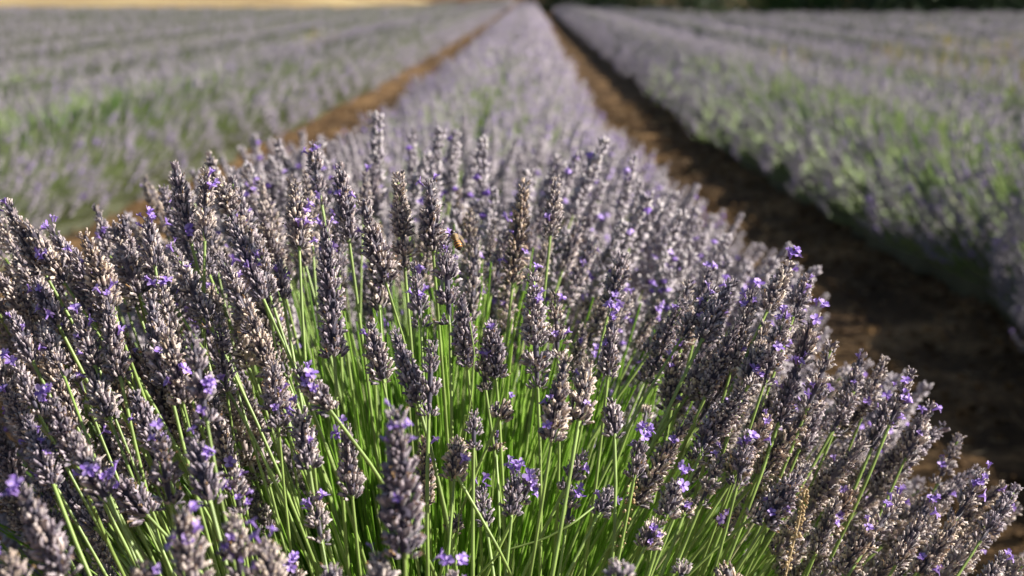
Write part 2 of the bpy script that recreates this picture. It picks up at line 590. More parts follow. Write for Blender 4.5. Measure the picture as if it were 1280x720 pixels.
def lavender_row(label, xc, half, y0, y1, hgt, density, petals=.3, hfun=None, lfun=None, greens=1.0):
    root = bpy.data.objects.new("lavender_row", None)
    col.objects.link(root)
    root.location = (xc, (y0 + y1) / 2, 0)
    tag(root, label, "lavender row", "parallel rows of lavender in the field")
    off = np.array([xc, (y0 + y1) / 2, 0])
    # inner leafy mound (closed body)
    ny = int((y1 - y0) / .16) + 2; nx = 17
    yy = np.linspace(y0, y1, ny)
    cl = .5 + .5 * np.sin(yy * 2 * np.pi / .62 + xc * 3)        # single plants along the row
    ths = np.linspace(0, np.pi, nx)
    V = []
    for i, y in enumerate(yy):
        H = (hfun(y) if hfun else hgt) * (.85 if hfun and y < 3 else 1)
        endf = min(1, (y - y0) / .25 + .25, (y1 - y) / .25 + .25)
        lx, rx = (lfun(y) if lfun else (-half, half))
        for th in ths:
            c = -math.cos(th)
            wx = (rx if c > 0 else -lx) * .70 * c * (1 + .08 * cl[i]) * endf
            V.append((wx + rng.normal(0, .018), y + rng.normal(0, .02), math.sin(th) ** .7 * H * (float(np.interp(y, [12, 35], [.60, .86])) + .07 * cl[i]) * endf + rng.normal(0, .012) - .01))
    V = np.array(V)
    i = np.arange(ny - 1)[:, None]; j = np.arange(nx - 1)[None]
    a = i * nx + j
    q = np.stack([a, a + 1, a + nx + 1, a + nx], -1).reshape(-1, 4)
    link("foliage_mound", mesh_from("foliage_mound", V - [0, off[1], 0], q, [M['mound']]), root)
    # leafy shoots over the mound
    def sample(n, powr=1.0, dens_fall=True):
        # more samples near the viewer; far away fewer but larger
        t = rng.random(n)
        if dens_fall:
            a_, b_ = max(.3, y0), y1
            y = np.where(rng.random(n) < .8, a_ * (b_ / a_) ** t, a_ + (b_ - a_) * t)
        else:
            y = y0 + (y1 - y0) * t
        return y
    Ltot = y1 - y0
    nleaf = int(2600 * min(Ltot, 14) / 6 * greens)
    y = sample(nleaf)
    u = rng.uniform(-1, 1, nleaf)
    H = np.array([hfun(t) for t in y]) if hfun else np.full(nleaf, hgt)
    LR = np.array([lfun(t) for t in y]) if lfun else np.tile([-half, half], (nleaf, 1))
    x = np.where(u < 0, -u * LR[:, 0], u * LR[:, 1])
    dist = np.hypot(x + xc, y)
    topz = H * (1 - .32 * np.abs(u) ** 2.6) * rng.uniform(.50, .90, nleaf) * np.clip(1.04 - dist * .016, .78, 1)
    patch = np.sin(y * 1.15 + xc * 2) * np.sin(x * 3 + y * .8 + xc)
    topz = topz * np.where((patch > .25) & (dist < 9) & (abs(xc) > 1), 1.16, 1.0)
    top = np.stack([x * rng.uniform(.74, 1.0, nleaf), y, topz], -1)
    foot = np.stack([x * .55, y + rng.normal(0, .03, nleaf), topz * .35], -1)
    mid = (top + foot) / 2 + np.stack([-x * .12, np.zeros(nleaf), np.full(nleaf, .05)], -1)
    P = bezier(foot, mid, top, 4)
    wsc = np.clip(dist / 5, .5, 3.5)
    W = np.array([.0014, .0024, .0020, .0004])[None] * wsc[:, None] * rng.uniform(.7, 1.4, nleaf)[:, None]
    sa = rng.uniform(0, 3.14, nleaf)
    v, qq = ribbons(P, W, np.stack([np.cos(sa), np.sin(sa), np.zeros(nleaf)], -1))
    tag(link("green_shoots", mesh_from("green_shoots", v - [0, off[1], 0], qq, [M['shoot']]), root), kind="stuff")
    # flower heads
    n = int(density)
    y = sample(n)
    u = np.sign(rng.uniform(-1, 1, n)) * rng.random(n) ** .75
    H = np.array([hfun(t) for t in y]) if hfun else np.full(n, hgt)
    LR = np.array([lfun(t) for t in y]) if lfun else np.tile([-half, half], (n, 1))
    x = np.where(u < 0, -u * LR[:, 0], u * LR[:, 1])
    lump = .5 + .5 * np.sin(y * 2 * np.pi / .62 + xc * 3 + 1.3 * np.sin(y * 1.3))
    side = 1 - np.where(u < 0, .68, .30) * np.abs(u) ** 2.8 if -1 < xc < 1 else 1 - .60 * np.abs(u) ** 2.8
    z = (H - .05) * side * (.86 + .16 * lump) * rng.uniform(.78, 1.06, n)
    # more heads hanging on the flanks
    flank = rng.random(n) < (.12 if -1 < xc < 1 else .45)
    fz = rng.uniform(.22, .75, n)
    u = np.where(flank, np.sign(u) * (1.08 - .28 * fz), u)
    x = np.where(flank, np.where(u < 0, -u * LR[:, 0], u * LR[:, 1]), x)
    z = np.where(flank, (H - .05) * fz, z)
    dist = np.hypot(x + xc, y)
    x2 = x * (.94 + .11 * lump) + .03 * np.sin(y * 1.7 + xc)
    row_parts(root, x2, y - off[1], z, u, half, H, dist, petals, xc=0.0)
    return root


# the centre row continues behind the close bush
def c_h(y):
    return float(np.interp(y, [1.1, 1.5, 2.2, 3.2, 4.5, 60], [.80, .78, .73, .65, .55, .48]))


def c_lr(y):
    return (float(np.interp(y, [1.1, 1.6, 3, 5, 60], [-.25, -.40, -.54, -.6, -.62])), float(np.interp(y, [1.1, 1.6, 3, 5, 8, 20], [.42, .50, .56, .54, .47, .45])))


lavender_row("mauve lavender row running from the close bush straight to the far field edge", -.18, .58, 1.15, 130, .47, 16000, .7, c_h, c_lr, 1.4)
def r_lr(y):
    return (float(np.interp(y, [2.6, 3.3, 4.4, 6, 9, 20], [-.66, -.54, -.32, -.50, -.64, -.64])), .62)  # near end widened out of view, shaped to throw shade on the path


def l_lr(y):
    return (-.72, float(np.interp(y, [5, 8, 12, 16, 40], [.55, .70, .83, .9, .95])))


lavender_row("broad greyish lavender row beyond the sunlit orange path", -2.3, .66, 1.6, 150, .47, 11500, .14, lambda y: float(np.interp(y, [3, 12, 30], [.53, .51, .48])), l_lr, 1.5)
lavender_row("lavender row beyond the dark shaded path, green on its flank", 1.66, .54, 1.6, 72, .47, 11000, .2, lambda y: float(np.interp(y, [3, 12, 30], [.57, .54, .48])), r_lr, 1.15)
LEFT = [(-3.85, 140), (-5.4, 110), (-6.95, 82), (-8.5, 65), (-10.05, 64), (-11.6, 64)] + [(-13.15 - 1.6 * k, 64) for k in range(8)]
RIGHT = [(3.12, 68), (4.6, 60), (6.1, 47), (7.6, 46), (9.1, 46), (10.6, 46)] + [(12.1 + 1.6 * k, 46) for k in range(5)]
NTH = ["second", "third", "fourth", "fifth", "sixth", "seventh", "eighth", "ninth", "tenth", "eleventh", "twelfth", "thirteenth", "fourteenth", "fifteenth"]
for i, (x, y1) in enumerate(LEFT):
    lavender_row("dusty lavender row, %s beyond the sunlit orange path, below the tan field" % NTH[i], x, .70, max(2.0, abs(x) * (1.5 if i < 6 else 2.3)), y1, .46, max(2600, 5200 - i * 500), .14)
for i, (x, y1) in enumerate(RIGHT):
    lavender_row("hazy lavender row, %s beyond the shaded path, towards the dark trees" % NTH[i], x, .66, max(2.0, abs(x) * (1.5 if i < 6 else 2.3)), y1, .46, max(2600, 5200 - i * 500), .2)


# ------------------------------------------------------------------ weeds and dry grass far off
def tufts(name, label, cat, centres, n, mat, hgt, spread):
    c = np.array(centres)[rng.integers(0, len(centres), n)]
    p = c[:, :3] + np.stack([rng.normal(0, spread, n), rng.normal(0, spread * 2.2, n), np.zeros(n)], -1)
    top = p + np.stack([rng.normal(0, .06, n), rng.normal(0, .06, n), hgt * rng.uniform(.5, 1.1, n)], -1)
    P = bezier(p, (p + top) / 2 + rng.normal(0, .02, (n, 3)), top, 4)
    a = rng.uniform(0, 3.14, n)
    W = np.array([.002, .006, .007, .001])[None] * rng.uniform(.6, 1.6, n)[:, None]
    v, q = ribbons(P, W, np.stack([np.cos(a), np.sin(a), np.zeros(n)], -1))
    tag(link(name, mesh_from(name, v, q, [mat])), label, cat, kind="stuff")


tufts("yellow_weeds", "yellow green weeds growing up between the lavender rows", "weeds",
      [(3.95, 15, 0), (5.4, 20, 0), (5.4, 16, 0), (3.9, 13, 0), (3.95, 12, 0), (5.5, 14, 0), (-3.1, 22, 0), (5.4, 18, 0), (7, 22, 0), (2.4, 15, 0), (4, 17, 0), (6.9, 27, 0)], 900, M['weed'], .44, .12)
tufts("dry_grass", "pale dry grass standing beyond the ends of the rows", "dry grass",
      [(x, y, .02) for x in np.linspace(-18, -6, 12) for y in (68, 71, 75)], 4500, M['dry'], .5, .6)


# ------------------------------------------------------------------ trees at the field edge
def tree(label, x, y, h, w, mat, seed, skirt=.02, zb=0.0):
    g = np.random.default_rng(seed)
    root = bpy.data.objects.new("tree", None)
    col.objects.link(root)
    root.location = (x, y, zb)
    tag(root, label, "tree", "trees along the far edge of the field")
    # trunk with limbs
    P = [bezier(np.array([[0, 0, -.2]]), np.array([[g.normal(0, .2), 0, h * .4]]), np.array([[g.normal(0, .3), g.normal(0, .3), h * .85]]), 8)]
    Rr = [np.linspace(.035 * h, .006 * h, 8)[None]]
    for k in range(9):
        a = g.uniform(0, 6.28); z = h * g.uniform(.15, .65)
        e = np.array([[math.cos(a) * w * .7, math.sin(a) * w * .7, z + h * .18]])
        P.append(bezier(np.array([[0, 0, z]]), np.array([[e[0, 0] * .5, e[0, 1] * .5, z + .02 * h]]), e, 8))
        Rr.append(np.linspace(.012 * h, .003 * h, 8)[None])
    v, q = tubes(np.concatenate(P), np.concatenate(Rr), 7)
    link("trunk", mesh_from("trunk", v, q, [M['bark']]), root)
    # crown: leaf clumps spread through uneven lobes
    nl = 48
    cz = g.uniform(skirt, 1, nl) ** .9
    prof = np.sin(np.clip(cz * .75 + .26, 0, 1) * np.pi) ** .5
    cz = np.where(g.random(nl) < .35, g.uniform(0, .12, nl), cz) if skirt < .1 else cz
    ca = g.uniform(0, 6.28, nl); cr = w * prof * g.uniform(.35, 1, nl)
    cen = np.stack([np.cos(ca) * cr, np.sin(ca) * cr, cz * h * .95], -1)
    n = 9000
    c = cen[g.integers(0, nl, n)] + g.normal(0, 1, (n, 3)) * np.array([.17 * w + .12, .17 * w + .12, .06 * h])
    c[:, 2] = np.maximum(c[:, 2], .05)
    d = norm(g.normal(0, 1, (n, 3)))
    L = .13 * g.uniform(.6, 1.5, n)
    PP = c[:, None] + d[:, None] * (np.linspace(0, 1, 3)[None, :, None] * L[:, None, None])
    W = np.array([.01, .05, .008])[None] * g.uniform(.7, 1.4, n)[:, None]
    side = norm(np.cross(d, g.normal(0, 1, (n, 3))))
    v, q = ribbons(PP, W, side)
    link("crown", mesh_from("crown", v, q, [mat]), root)


TREE_LOOK = ["low dark evergreen tree", "broad dark shady tree", "dense blackish green tree", "tall dark tree", "wide spreading dark tree"]
tx = [2.0, 4.6, 7.6, 10.6, 12.6, 14.6, 16.8, 19.2, 21.8, 24.8]
ORDT = ["nearest", "second from", "third from", "fourth from", "fifth from", "sixth from", "seventh from", "eighth from", "ninth from", "farthest from"]
for i, x in enumerate(tx):
    fresh = i in (3, 9)
    yy = [82, 80, 76, 60, 52, 53, 52, 54, 52, 53][i]
    tree("%s, %s the far end of the shaded path" % ("fresher green bushy tree" if fresh else TREE_LOOK[i % 5], ORDT[i]), x, yy, 5.5 + (i * 37 % 5) * .7, 2.5 + (i % 3) * .35 + .3 * fresh,
         M['crown2'] if fresh else M['crown'], 40 + i, skirt=.0)
    if 3 <= i < 9:
        tree("dark tall tree standing behind the gap after the %s tree counted from the path's end" % ("fourth fifth sixth seventh eighth ninth".split()[i - 3]),
             x + 1.3, yy + 6, 7.5 + i % 3, 3.0, M['crown'], 70 + i, skirt=.0)
for i, (x, y, zb) in enumerate(((-38.5, 108, 1.15), (-27.5, 112, 1.15), (-24, 116, 1.2))):
    tree(["dark tree at the outer end of the tan field", "small dark tree in the middle of the tan field", "small dark tree on the tan field nearest the rows' vanishing point"][i], x, y, 4.5, 1.2, M['crown'], 90 + i, skirt=.3, zb=zb)


# ------------------------------------------------------------------ the close bush: stalk by stalk
# tip x, tip y, base x, base y (1280x720 sightings), distance, open blossoms, fatness
S = [
 (213,188,238,300,.88,3,1.1),(258,198,256,300,.87,3,1.05),(236,285,262,345,.90,1,1.0),(150,258,168,345,.88,1,1),(181,258,193,330,.86,5,1),
 (118,248,138,320,1.0,3,1),(0,240,52,335,.85,2,1.1),(22,262,80,352,.84,3,1.1),(60,272,112,368,.85,4,1.1),(85,300,135,400,.84,3,1),
 (35,335,72,405,.83,3,1),(128,312,140,372,.85,4,.9),(128,355,150,470,.80,4,1.1),(5,375,40,450,.80,2,1.1),(88,365,118,455,.80,4,1),
 (50,395,80,470,.79,2,1),(178,352,210,478,.80,1,1.2),(203,398,228,500,.76,3,1.1),(235,396,258,525,.69,5,1.25),(270,305,316,412,.85,2,1.05),
 (322,292,336,382,.88,1,1.0),(252,325,272,402,.88,3,.95),(372,215,374,308,.86,7,1.05),(386,168,402,255,.98,4,1.05),(424,190,436,298,.90,2,1.1),
 (405,262,418,442,.82,4,1.15),(345,312,354,372,.90,3,.95),(445,235,482,352,.87,2,1.1),(497,206,506,335,.88,0,.9),(535,211,541,312,.88,2,1.1),
 (556,290,562,402,.85,4,1.15),(520,316,526,405,.84,5,1.05),(576,352,584,455,.84,1,1.1),(458,385,478,474,.82,1,1.05),(490,396,522,502,.80,1,1.1),
 (541,412,536,517,.79,0,1.2),(612,388,620,470,.86,1,1.05),(600,430,607,486,.86,3,.85),(641,486,626,520,.82,1,.85),(619,535,620,562,.86,1,.85),
 (336,436,348,532,.78,4,1.15),(358,446,412,512,.76,5,1.1),(372,498,386,582,.76,5,1.05),(428,515,440,618,.77,4,1.1),(494,488,506,690,.63,7,1.3),
 (531,532,532,628,.80,3,.85),(572,532,568,597,.78,1,1.25),(593,500,592,560,.79,0,.8),(598,600,607,652,.81,4,.85),(576,630,568,660,.82,0,.8),
 (645,576,640,642,.79,7,.95),(676,578,652,626,.80,4,.9),(738,553,706,612,.82,2,.9),(716,608,709,652,.82,2,.85),(664,326,672,482,.84,4,1.15),
 (694,352,697,446,.86,3,1.1),(706,428,690,548,.77,4,1.05),(738,436,724,524,.80,3,1.05),(768,376,760,468,.84,7,.95),(782,304,764,378,.96,3,1.1),
 (764,484,768,542,.82,0,.9),(812,498,804,534,.95,0,1),(806,532,794,592,.82,7,.85),(772,598,750,640,.81,2,.85),(852,584,834,642,.80,5,.9),
 (832,636,808,682,.79,3,.9),(656,212,641,352,.98,3,1.05),(698,210,688,294,.98,2,1),(862,338,850,436,.96,3,1.15),(888,322,872,404,.97,2,1.05),
 (846,428,836,508,.90,3,1.15),(944,348,914,462,.88,5,1.1),(992,312,960,386,.88,6,1.05),(1012,334,992,396,.90,3,1),(966,392,930,490,.86,4,1.15),
 (986,372,956,478,.86,6,1.1),(1024,378,1002,448,.88,4,1.1),(1048,414,1010,508,.87,3,1.2),(1004,436,974,528,.87,5,1.1),(1086,428,1052,516,.95,2,1.15),
 (1112,436,1082,510,.96,2,1.1),(1144,450,1112,530,.90,6,1.1),(1168,490,1132,572,.93,3,1.1),(1206,534,1172,604,1.02,2,1.1),(1004,584,958,654,.80,5,1.1),
 (940,528,922,604,.83,3,.95),(908,556,876,630,.83,2,.95),(902,498,876,566,.84,1,1),(1072,600,1036,664,.90,2,1),(1052,612,1020,690,.86,1,.95),
 (1132,606,1084,682,.82,6,1.15),(1172,612,1120,706,.82,4,1.15),(1242,578,1192,652,.86,5,1.15),(1278,596,1226,676,.87,3,1.15),(1206,636,1150,716,.80,5,1.1),
 (1262,684,1222,744,.82,3,1),(1098,640,1056,716,.82,2,1.1),(56,476,92,572,.74,3,1.15),(78,524,132,622,.69,6,1.2),(28,506,66,604,.73,3,1.1),
 (196,526,212,628,.69,3,1.2),(238,526,262,624,.68,4,1.2),(14,588,78,716,.61,5,1.25),(4,676,30,746,.58,3,1.2),(224,608,240,724,.60,4,1.2),
 (290,572,300,640,.72,6,1.0),(288,622,302,724,.63,5,1.2),(326,656,340,736,.61,4,1.2),(174,682,184,750,.60,2,1.2),(470,680,478,750,.62,1,1.2),
 (410,690,418,744,.66,0,1.1),(566,697,566,735,.68,6,1.0),(356,686,366,726,.72,4,.9),(128,586,182,642,.74,4,1.15),(388,604,402,676,.75,4,.95),
 (772,690,776,744,.63,0,1.2),(850,688,852,736,.75,0,1),(906,688,912,740,.76,0,.9),(866,614,856,640,.86,2,.8),(908,632,906,652,.85,2,.75),
 (948,408,932,470,.90,2,1.1),(1078,472,1040,540,.92,1,1.05),(1036,470,1000,560,.90,1,1.1),(1120,478,1090,560,.93,2,1.1),(970,480,940,560,.88,2,1),
 (730,395,718,470,1.0,2,1.0),(590,250,586,330,1.08,1,1.0),(468,300,474,380,.90,2,1.0),(240,345,250,400,.92,2,1),(300,330,306,392,.95,1,1),
 (160,470,196,560,.78,2,1.1),(140,530,170,600,.80,1,1.05),(12,440,50,520,.77,3,1.1),(100,430,136,520,.79,2,1.1),(310,500,318,548,1.0,1,.9),
]
HAND = len(S)


def sil(x):
    return float(np.interp(x, [-30, 0, 80, 120, 210, 260, 400, 450, 560, 700, 800, 900, 990, 1050, 1160, 1210, 1300],
                           [232, 245, 282, 225, 196, 168, 168, 190, 205, 208, 292, 332, 325, 415, 485, 545, 612]))


def lean_deg(x):
    return np.interp(x, [0, 300, 520, 800, 1000, 1280], [-29, -17, 0, 24, 38, 50])


def fill(n, x0, x1, ylo, yhi, d0, d1, keep=None, amin=16):
    """further stalks of the bush, kept apart from those already there"""
    made = tries = 0
    while made < n and tries < 6000:
        tries += 1
        x = rng.uniform(x0, x1)
        y = sil(x) + rng.uniform(ylo, yhi)
        if keep and not keep(x, y):
            continue
        d = rng.uniform(d0, d1)
        if any((s[0] - x) ** 2 + (s[1] - y) ** 2 * .5 < (amin * (1 if abs(s[4] - d) < .12 else .6)) ** 2 for s in S):
            continue
        L = rng.uniform(.038, .066)
        a = R(lean_deg(x) + rng.normal(0, 6))
        lp = L * F_PX / d
        S.append((x, y, x - math.sin(a) * lp, y + math.cos(a) * lp, d, int(rng.choice([0, 0, 1, 1, 2, 3, 4])), rng.uniform(.9, 1.15)))
        made += 1
    return made


fill(52, -20, 330, 20, 330, .80, 1.0, lambda x, y: y < 700 and (y < 520 or x < 190))
fill(34, 100, 560, -4, 150, .98, 1.3, lambda x, y: y < 330)
fill(16, 560, 880, 60, 180, 1.0, 1.35, lambda x, y: y < 400)
fill(50, 840, 1290, 6, 230, .84, 1.08, lambda x, y: y > 330 and (x > 1000 or y < 560))
fill(18, 560, 880, 20, 160, 1.0, 1.4, lambda x, y: y < 400)
S = S[:300]
N300 = len(S)
fill(60, -20, 340, 40, 400, .86, 1.12, lambda x, y: y < 700 and (y < 560 or x < 230), 11)
fill(34, -70, 90, 6, 190, .88, 1.05, None, 10)
fill(90, 860, 1300, 20, 330, .88, 1.2, lambda x, y: y > 380 and x > 900 + max(0, y - 560) * .9, 11)
fill(60, 300, 940, 50, 230, 1.2, 1.75, lambda x, y: y < 430, 10)
REST = S[N300:]
S = S[:N300]

ROOT = np.array([-.06, 1.0, .36])
GROUP = "single flower stalks of the close lavender bush"
info = []
for idx, (tx_, ty_, bx_, by_, d, nb, fat) in enumerate(S):
    base = at(bx_, by_, d)
    tip = at(tx_, ty_, d + rng.normal(.004, .008))
    axis = tip - base
    L = float(np.linalg.norm(axis)); axis = axis / L
    want = L / fat if L > .03 else L
    nw = min(HEADS, key=lambda k: abs(HEADS[k][0][1] - want))
    opts = HEADS[nw]
    pick = rng.integers(0, len(opts))
    me, ml = opts[pick]
    s_len = L / ml
    s_w = (float(np.clip(s_len, .85, 1.3)) * .35 + fat * .64) * rng.uniform(.86, 1.1)
    root = bpy.data.objects.new("lavender_stalk", None)
    col.objects.link(root)
    foot = ROOT + (base - ROOT) * np.array([.30, .38, 0]) + rng.normal(0, .012, 3)
    foot[2] = .34 + rng.normal(0, .02)
    root.location = foot
    # stem
    dl = np.linalg.norm(base - foot)
    mid = base - axis * dl * rng.uniform(.42, .55)
    P = bezier(base[None], mid[None], foot[None], 14) - foot
    P += np.sin(np.linspace(0, np.pi, 14))[None, :, None] * rng.normal(0, .0022, 3)
    P[:, 0] = base - foot
    rad = np.linspace(.00085, .00125, 14)[None] * rng.uniform(.85, 1.2)
    v, q = tubes(P, rad, 6)
    link("stem", mesh_from("stem", v, q, [M['stem']]), root)
    # head
    h = link("flower_head", me, root, Vector(base - foot))
    Rm = frames(axis[None], np.array([rng.uniform(0, 6.28)]))[0]
    h.rotation_mode = 'QUATERNION'
    h.rotation_quaternion = Matrix(Rm.tolist()).to_quaternion()
    h.scale = (s_w, s_w, s_len)
    # open blossoms
    tipb = rng.random() < .4
    zc0 = rng.uniform(.1, .9)
    for k in range(nb):
        b = link("blossom", BLOSSOMS[rng.integers(0, 6)], h)
        a = rng.uniform(0, 6.28)
        if rng.random() < .75:                       # most of them where they can be seen from the path
            view = Rm.T @ norm(np.array([0, 0, CAM_H]) - base)
            a = math.atan2(view[1], view[0]) + rng.normal(0, .75)
        zt = float(np.clip(zc0 + rng.normal(0, .16), .02, .96))
        if nb >= 4:
            zt = rng.uniform(.7, .98) if (tipb and k < nb - 1) else zt
        r = .0047 * (1 - .5 * zt)
        b.location = (math.cos(a) * r, math.sin(a) * r, zt * ml * .93 + .001)
        out = Vector((math.cos(a), math.sin(a), .5 + .6 * zt)).normalized()
        b.rotation_mode = 'QUATERNION'
        b.rotation_quaternion = out.to_track_quat('Z', 'Y') @ Matrix.Rotation(rng.uniform(0, 6.28), 3, 'Z').to_quaternion()
        f = rng.uniform(.6, 1.08)
        b.scale = (f / s_w, f / s_w, f / s_len)
    info.append(dict(o=root, x=(tx_ + bx_) / 2, y=(ty_ + by_) / 2, tip=(tx_, ty_), d=d, nb=nb, L=L, lean=math.degrees(math.atan2(tx_ - bx_, by_ - ty_)), gap=pick in (1, 3, 6) and nw > 4))

# the stalks beyond the three hundred largest, set deeper in the bush
gh, gs = Geo(), Geo()
TEMPL = {k: [head_template(k * 17 + s, k, gap=(s == 1)) for s in range(2)] for k in (8, 9, 11, 12)}
for (tx_, ty_, bx_, by_, d, nb, fat) in REST:
    base = at(bx_, by_, d); tip = at(tx_, ty_, d + rng.normal(0, .01))
    axis = tip - base; L = float(np.linalg.norm(axis)); axis = axis / L
    v, q, m, ml = TEMPL[min(TEMPL, key=lambda k: abs(TEMPL[k][0][3] - L))][rng.integers(0, 2)]
    stamp(gh, v, q, m, frames(axis[None], np.array([rng.uniform(0, 6.28)])), base[None], np.array([[fat * 1.1, fat * 1.1, L / ml]]))
    foot = ROOT + (base - ROOT) * np.array([.30, .38, 0]) + rng.normal(0, .012, 3)
    foot[2] = .34
    P = bezier(base[None], (base - axis * np.linalg.norm(base - foot) * .5)[None], foot[None], 12)
    v, q = tubes(P, np.linspace(.0009, .0012, 12)[None], 5)
    gs.add(v, q, 3)
v, q, m = gh.data(); v2, q2, m2 = gs.data()
tag(link("lavender_stalks", mesh_from("lavender_stalks", np.concatenate([v, v2]), np.concatenate([q, q2 + len(v)]), HEAD_MATS, np.concatenate([m, m2]))),
    "crowded further flower stalks deeper in the close lavender bush", "lavender", kind="stuff")

# labels: look first, then where it stands
COLS = [(110, "beside the left edge"), (220, "inside the left edge"), (330, "below the orange path"), (450, "well left of the bee"), (560, "close left of the bee"),
        (680, "close right of the bee"), (800, "well right of the bee"), (920, "below the shaded path"), (1040, "against the dark path"), (1160, "on the right slope"), (1400, "beside the right edge")]
ROWS = [(270, "topmost"), (350, "high"), (430, "half-high"), (510, "half-low"), (600, "low"), (900, "lowest")]
ORD = ["first", "second", "third", "fourth", "fifth", "sixth", "seventh", "eighth", "ninth", "tenth", "eleventh", "twelfth"]
cells = {}
for k in info:
    c = next(i for i, (lim, _) in enumerate(COLS) if k['x'] < lim)
    r = next(i for i, (lim, _) in enumerate(ROWS) if k['y'] < lim)
    cells.setdefault((c, r), []).append(k)
for (c, r), ks in cells.items():
    ks.sort(key=lambda k: k['x'])
    for i, k in enumerate(ks):
        look = "blurred" if k['d'] > .97 else ("big" if k['d'] < .68 else ("short" if k['L'] < .038 else "grey"))
        lean = "left-leaning" if k['lean'] < -9 else ("right-leaning" if k['lean'] > 9 else "upright")
        bl = {0: "no blossoms", 1: "one blossom"}.get(k['nb'], "few blossoms" if k['nb'] < 4 else "many blossoms")
        pos = "only one" if len(ks) == 1 else "%s from left" % ORD[min(i, 11)]
        tag(k['o'], "%s %s stalk, %s, %s, %s %s" % (look, lean, bl, pos, ROWS[r][1], COLS[c][1]), "lavender", GROUP)
BYHAND = {22: "upright stalk with many violet blossoms, bare stem below, standing under the orange path", 28: "slender dark stalk without blossoms, second upright stalk to the left of the bee",
          30: "upright stalk on whose tip the honey bee feeds", 44: "large close stalk, blurred, in front of all others at lower centre",
          46: "short plump stalk directly above the pale slanting stem, lower centre", 18: "big stout stalk over open green stems, lower left of the orange path",
          96: None, 85: None}
for i, t in BYHAND.items():
    if t:
        info[i]['o']["label"] = t


# ------------------------------------------------------------------ the green inside of the bush
def bush_green():
    n = 5200
    u = rng.uniform(-1, 1, n); w = rng.uniform(-1, 1, n)
    foot = ROOT + np.stack([u * .13, w * .12, rng.uniform(-.14, .04, n)], -1)
    r = np.hypot(u, w)
    # the fan opens to both sides and towards the viewer
    top = np.stack([-.06 + u * .34 + rng.normal(0, .02, n), 1.04 + w * .28 + rng.normal(0, .02, n), .80 - .13 * r ** 2 - .05 * rng.random(n)], -1)
    hx = np.clip(top[:, 0], -.35, .40)
    top[:, 2] -= np.interp(hx, [-.35, -.05, .1, .4], [.03, .0, .04, .22])
    k = rng.uniform(.45, 1.0, n)[:, None]
    top = foot + (top - foot) * k
    mid = foot * .45 + top * .55; mid[:, 2] += .05; mid[:, 0] = foot[:, 0] * .62 + top[:, 0] * .38
    P = bezier(foot, mid, top, 8)
    P += np.sin(np.linspace(0, np.pi, 8))[None, :, None] * rng.normal(0, .006, (n, 1, 3))
    rad = np.linspace(.00105, .0006, 8)[None] * rng.uniform(.7, 1.25, n)[:, None]
    v, q = tubes(P, rad, 4)
    tag(link("green_stems", mesh_from("green_stems", v, q, [M['leafstem']])), "dense fresh green stems filling the inside of the close bush", "stems", kind="stuff")
    n = 6500                                           # narrow leaves
    u = rng.uniform(-1, 1, n); w = rng.uniform(-1, 1, n)
    foot = ROOT + np.stack([u * .24, w * .22, rng.uniform(-.3, .16, n) - .06 * (u * u + w * w)], -1)
    L = rng.uniform(.04, .13, n)
    d = norm(np.stack([u * .7 + rng.normal(0, .25, n), w * .5 + rng.normal(0, .25, n), np.ones(n)], -1))
    top = foot + d * L[:, None]
    P = bezier(foot, (foot + top) / 2 + np.array([0, 0, .008]), top + np.stack([u, w, -np.abs(u)], -1) * .008, 5)
    W = np.array([.0008, .0018, .0020, .0014, .0002])[None] * rng.uniform(.7, 1.3, n)[:, None]
    a = rng.uniform(0, 3.14, n)
    v, q = ribbons(P, W, np.stack([np.cos(a), np.sin(a), np.zeros(n)], -1))
    tag(link("narrow_leaves", mesh_from("narrow_leaves", v, q, [M['leaf']])), "narrow green leaves low inside the close bush", "leaves", kind="stuff")
    # woody leafy mound under it all
    ny, nx = 18, 28
    V = []
    for i in range(ny):
        ph = i / (ny - 1) * np.pi / 2
        for j in range(nx):
            a = j / nx * 2 * np.pi
            rr = math.cos(ph) * (1 + .06 * math.sin(5 * a))
            V.append((ROOT[0] + .34 * rr * math.cos(a) + rng.normal(0, .007), ROOT[1] + .30 * rr * math.sin(a) + rng.normal(0, .007), .40 * math.sin(ph) + rng.normal(0, .007) - .01))
    q = [(i * nx + j, i * nx + (j + 1) % nx, (i + 1) * nx + (j + 1) % nx, (i + 1) * nx + j) for i in range(ny - 1) for j in range(nx)]
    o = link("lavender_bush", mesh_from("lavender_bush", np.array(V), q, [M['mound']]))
    tag(o, "dark leafy body of the close lavender bush under the green stems", "bush")


bush_green()


# ------------------------------------------------------------------ a few odd stems and a dry seed stalk
def odd_stem(name, label, pts, rad, mat, cat, beads=0):
    W = np.array([at(x, y, d) for x, y, d in pts])
    f = W[-1].copy()
    t = np.linspace(0, len(W) - 1, 20)
    P = np.stack([np.interp(t, np.arange(len(W)), W[:, k]) for k in range(3)], -1) - f
    v, q = tubes(P[None], np.full((1, 20), rad), 6)
    root = bpy.data.objects.new(name, None); col.objects.link(root); root.location = f
    tag(root, label, cat)
    link("stem", mesh_from("stem", v, q, [mat]), root)
    if beads:
        g = Geo()
        tv, tq, tm = rock_template(7)
        for i in range(beads):
            p = P[int(i / beads * 12)] * (1 - (i / beads * 12) % 1) + P[int(i / beads * 12) + 1] * ((i / beads * 12) % 1)
            m = 5
            a = rng.uniform(0, 6.28, m)
            pos = p + np.stack([np.cos(a) * .0022, np.sin(a) * .0022, rng.normal(0, .001, m)], -1)
            stamp(g, tv, tq, tm, frames(norm(rng.normal(0, 1, (m, 3))), a), pos, rng.uniform(.0005, .0012, m))
        v, q, m = g.data()
        link("seed_capsules", mesh_from("seed_capsules", v, q, [M['dry']], m), root)
    return root


